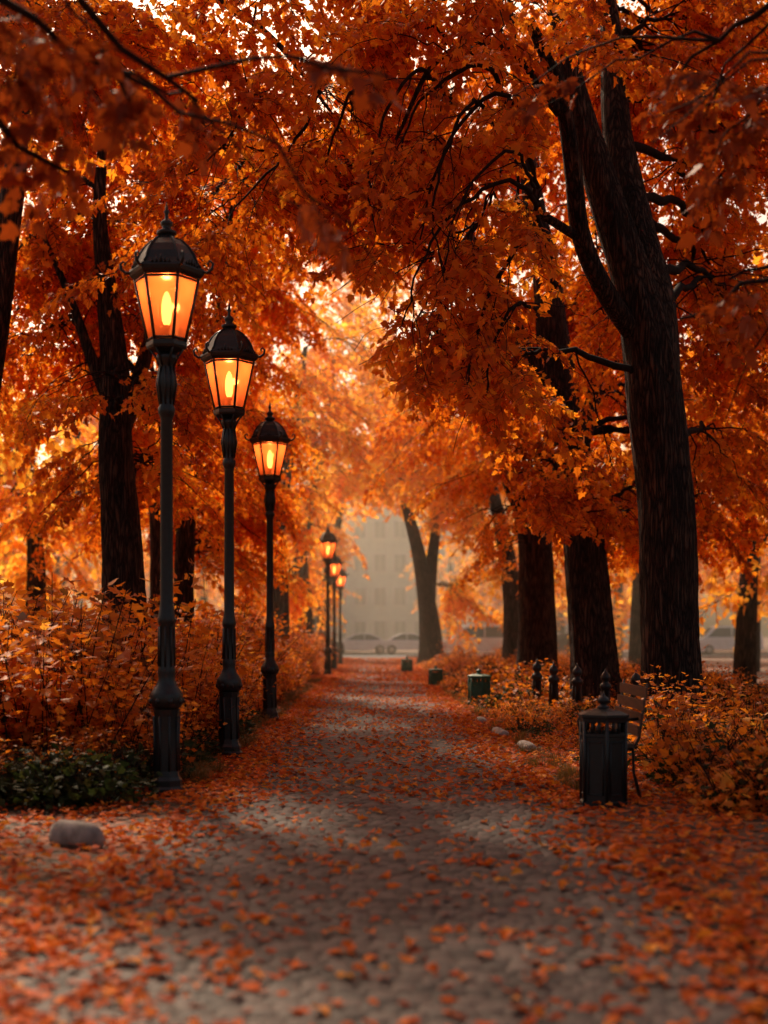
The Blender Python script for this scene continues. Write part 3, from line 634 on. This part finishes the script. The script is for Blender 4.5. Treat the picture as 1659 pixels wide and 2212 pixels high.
def bench(x,y,L=1.6):
    par=empty('park_bench',(x,y,0)); par.scale=(.62,1,1); mb=MB()
    for k in range(4):
        mb.box(-.2+k*.115,-.11+k*.115,0,L,.43,.46,0)
    for k in range(4):
        z=.52+k*.105; xo=.28+k*.035
        mb.box(xo,xo+.028,0,L,z,z+.085,0)
    mb.obj('slats',[M_wood],par)
    mb=MB()
    for yy in (.08,L-.08):
        mb.tube([(-.2,yy,0),(-.16,yy,.2),(-.2,yy,.40),(-.15,yy,.422)],[.025,.02,.02,.02],6)
        mb.tube([(.34,yy,0),(.25,yy,.22),(.24,yy,.42),(.32,yy,.5),(.43,yy,.95)],[.025,.02,.02,.02,.015],6)
        mb.tube([(-.2,yy,.415),(.24,yy,.415)],[.016,.016],6)
        mb.tube([(-.2,yy,.42),(-.24,yy,.58),(-.18,yy,.66),(.0,yy,.64),(.31,yy,.66)],[.015]*5,6)
    mb.obj('iron_frame',[M_iron],par)
bench(1.98,11.3,1.2)

def rock(px,py,sx,sy,sz,seed,rz=0.0):
    Y=F*H/(py-HY); mb=MB(); k=9
    ys=np.linspace(-1,1,k)
    mb.tube([(0,sy*y,0) for y in ys],[1*(1-abs(y)**6*.3) for y in ys],10,0,.09,seed=seed)
    mb.v=[(v[0]*sx,v[1],max(0,sz*v[2]+sz*.6)) for v in mb.v]
    mb.obj('edging_stone',[M_kerb],None,((px-CX)*Y/F,Y,0),rz)
rock(165,1828,.085,.21,.10,1,.9); rock(1080,1588,.08,.42,.06,2,.05); rock(1138,1622,.08,.36,.07,3,.04); rock(1040,1560,.08,.3,.05,4)

# ------------------------------------------------------------------ road, kerb, cars, building
mb=MB(); mb.add([(-200,81,.004),(200,81,.004),(200,96,.004),(-200,96,.004)],[(0,1,2,3)]); mb.obj('road',[M_asph])
mb=MB()
for x in np.arange(-200,200,4.0): mb.add([(x,88.4,.008),(x+2,88.4,.008),(x+2,88.55,.008),(x,88.55,.008)],[(0,1,2,3)])
mb.obj('road_marking',[M_trim])
mb=MB(); mb.box(-200,-1.8,80.8,81,0,.13); mb.box(1.9,200,80.8,81,0,.13); mb.box(-200,200,96,96.2,0,.13); mb.obj('kerb',[M_kerb])
def car(x,y,mat,rot=0,van=False):
    par=empty('parked_car',(x,y,.008),rot); mb=MB()
    if van:
        low=[(-2.3,.35),(-2.35,.7),(-2.3,1.0),(-1.5,1.12),(2.3,1.12),(2.35,.35)]; top=[(-1.7,1.12),(-1.0,1.85),(-.7,1.93),(2.15,1.93),(2.3,1.12)]
    else:
        low=[(-2.15,.32),(-2.2,.6),(-2.1,.78),(-1.3,.92),(1.6,.95),(2.1,.88),(2.18,.6),(2.12,.32)]; top=[(-1.15,.92),(-.45,1.36),(0,1.44),(.7,1.42),(1.15,1.25),(1.65,.95)]
    def ext(pr,w0,w1,mi):
        n=len(pr); zm=min(p[1] for p in pr); zM=max(p[1] for p in pr); vs=[]
        for sgn in (-1,1):
            for px_,z in pr:
                w=w0+(w1-w0)*(z-zm)/(zM-zm); vs.append((px_,sgn*w,z))
        fs=[tuple(range(n)),tuple(range(2*n-1,n-1,-1))]+[(i,i+n,(i+1)%n+n,(i+1)%n) for i in range(n)]
        mb.add(vs,fs,mi)
    ext(low,.88,.86,0); ext(top,.80,.62,0)
    cx=sum(p[0] for p in top)/len(top); zm=min(p[1] for p in top); zM=max(p[1] for p in top)
    for sgn in (-1,1):
        vs=[]
        for px_,z in top:
            xx=cx+(px_-cx)*.86; zz=zm+.05+(z-zm)*.80; w=.80+(.62-.80)*(zz-zm)/(zM-zm)+.006; vs.append((xx,sgn*w,zz))
        mb.add(vs,[tuple(range(len(vs)))],1)
        mb.box(cx-.03,cx+.03,sgn*.72-.09,sgn*.72+.09,zm+.03,zM-.08,0)
        for wx in (-1.35,1.35):
            mb.tube([(wx,sgn*.70,.33),(wx,sgn*.90,.33)],[.33,.33],20,2,smooth=False); mb.tube([(wx,sgn*.89,.33),(wx,sgn*.912,.33)],[.2,.18],12,3,smooth=False)
    f=top[0];g=top[1]
    mb.add([(f[0]+.05-.02,-.70,f[1]+.06),(f[0]+.05-.02,.70,f[1]+.06),(g[0]-.05,.6,g[1]-.03),(g[0]-.05,-.6,g[1]-.03)],[(0,1,2,3)],1)
    mb.box(-2.23,-2.16,-.7,-.45,.58,.70,3); mb.box(-2.23,-2.16,.45,.7,.58,.70,3)
    ob=mb.obj('car_body',[mat,M_cglass,M_tyre,M_chrome],par)
    b=ob.modifiers.new('b','BEVEL'); b.width=.05; b.segments=2; b.limit_method='ANGLE'
for x,y,m,r,v in [(-.9,94.5,M_carw,0,False),(2.6,94.5,M_carw,3.14,False),(6.4,83,M_carw,0,True),(11.8,83,M_card,3.14,False),(-8.5,94.5,M_carw,0,False),(-16.5,83,M_carw,0,False),(-22,83,M_carg,0,False),(17.5,83,M_carw,0,False),(-28,94.5,M_card,0,False),(24,94.5,M_carw,0,True),(-3.9,83.2,M_card,0,False)]: car(x,y,m,r,v)
def building(x0,x1,y0,y1,h,st,bays):
    par=empty('plaster_building',((x0+x1)/2,y0,0)); w=(x1-x0)/2; d=y1-y0
    mb=MB(); mb.box(-w,w,0,d,0,h); mb.obj('walls',[M_wall],par)
    mb=MB(); mb.box(-w-.3,w+.3,-.35,d+.3,h,h+.35,0); mb.obj('cornice',[M_trim],par)
    mb=MB(); mb.add([(-w-.3,-.35,h+.352),(w+.3,-.35,h+.352),(w+.3,d+.3,h+.352),(-w-.3,d+.3,h+.352),(-w+3,d/2,h+3.5),(w-3,d/2,h+3.5)],[(0,1,5,4),(1,2,5),(2,3,4,5),(3,0,4)]); mb.obj('roof',[M_roof],par)
    mb=MB(); m2=MB()
    for i in range(bays):
        for j in range(st):
            cx=-w+(i+.5)*2*w/bays; z=1.0+j*h/st
            m2.box(cx-.75,cx+.75,-.06,-.003,z-.1,z+1.9); mb.box(cx-.6,cx-.03,-.08,-.062,z,z+1.8); mb.box(cx+.03,cx+.6,-.08,-.062,z,z+1.8)
    mb.obj('windows',[M_win],par); m2.obj('window_frames',[M_trim],par)
building(-22,30,150,165,18,5,24)

# autumn haze hanging in the far half of the avenue (a real scattering volume)
mb=MB(); mb.box(-60,60,32,148,0.1,22); hz=mb.obj('autumn_haze',[])
m,nt,n,l=new_mat('haze_volume'); vs_=n.new('ShaderNodeVolumeScatter'); vs_.inputs['Color'].default_value=(1,.88,.66,1); vs_.inputs['Density'].default_value=.0042; vs_.inputs['Anisotropy'].default_value=.68
o=n.new('ShaderNodeOutputMaterial'); l.new(vs_.outputs[0],o.inputs['Volume']); hz.data.materials.append(m)

# ------------------------------------------------------------------ light, world, camera
az=math.radians(-20); el=math.radians(40)
sv=Vector((math.sin(az)*math.cos(el),math.cos(az)*math.cos(el),math.sin(el)))
sd=bpy.data.lights.new('sun','SUN'); sd.energy=5.0; sd.angle=math.radians(3); sd.color=(1,.80,.56)
so=bpy.data.objects.new('sun',sd); so.rotation_euler=sv.to_track_quat('Z','Y').to_euler(); so.location=(0,0,30); scene.collection.objects.link(so)
w=bpy.data.worlds.new('World'); scene.world=w; w.use_nodes=True; nt=w.node_tree; nt.nodes.clear()
sk=nt.nodes.new('ShaderNodeTexSky'); sk.sky_type='NISHITA'; sk.sun_disc=False; sk.sun_elevation=el; sk.sun_rotation=az; sk.dust_density=6; sk.air_density=1.0
tint=nt.nodes.new('ShaderNodeMix'); tint.data_type='RGBA'; tint.blend_type='MULTIPLY'; tint.inputs[0].default_value=1; tint.inputs[7].default_value=(1.15,0.90,0.70,1)
bg=nt.nodes.new('ShaderNodeBackground'); bg.inputs[1].default_value=0.14
wo=nt.nodes.new('ShaderNodeOutputWorld'); nt.links.new(sk.outputs[0],tint.inputs[6]); nt.links.new(tint.outputs[2],bg.inputs[0]); nt.links.new(bg.outputs[0],wo.inputs[0])
cd=bpy.data.cameras.new('camera'); co=bpy.data.objects.new('camera',cd); scene.collection.objects.link(co); scene.camera=co
co.location=(0,0,H); co.rotation_euler=(math.radians(90),0,0)
cd.sensor_fit='VERTICAL'; cd.sensor_height=36; cd.lens=36*F/2212; cd.shift_y=(HY-1106)/2212; cd.shift_x=(829.5-CX)/2212
cd.clip_start=.1; cd.clip_end=2000
cd.dof.use_dof=True; cd.dof.focus_distance=15.5; cd.dof.aperture_fstop=1.05
scene.view_settings.view_transform='Standard'; scene.view_settings.look='None'; scene.view_settings.exposure=0
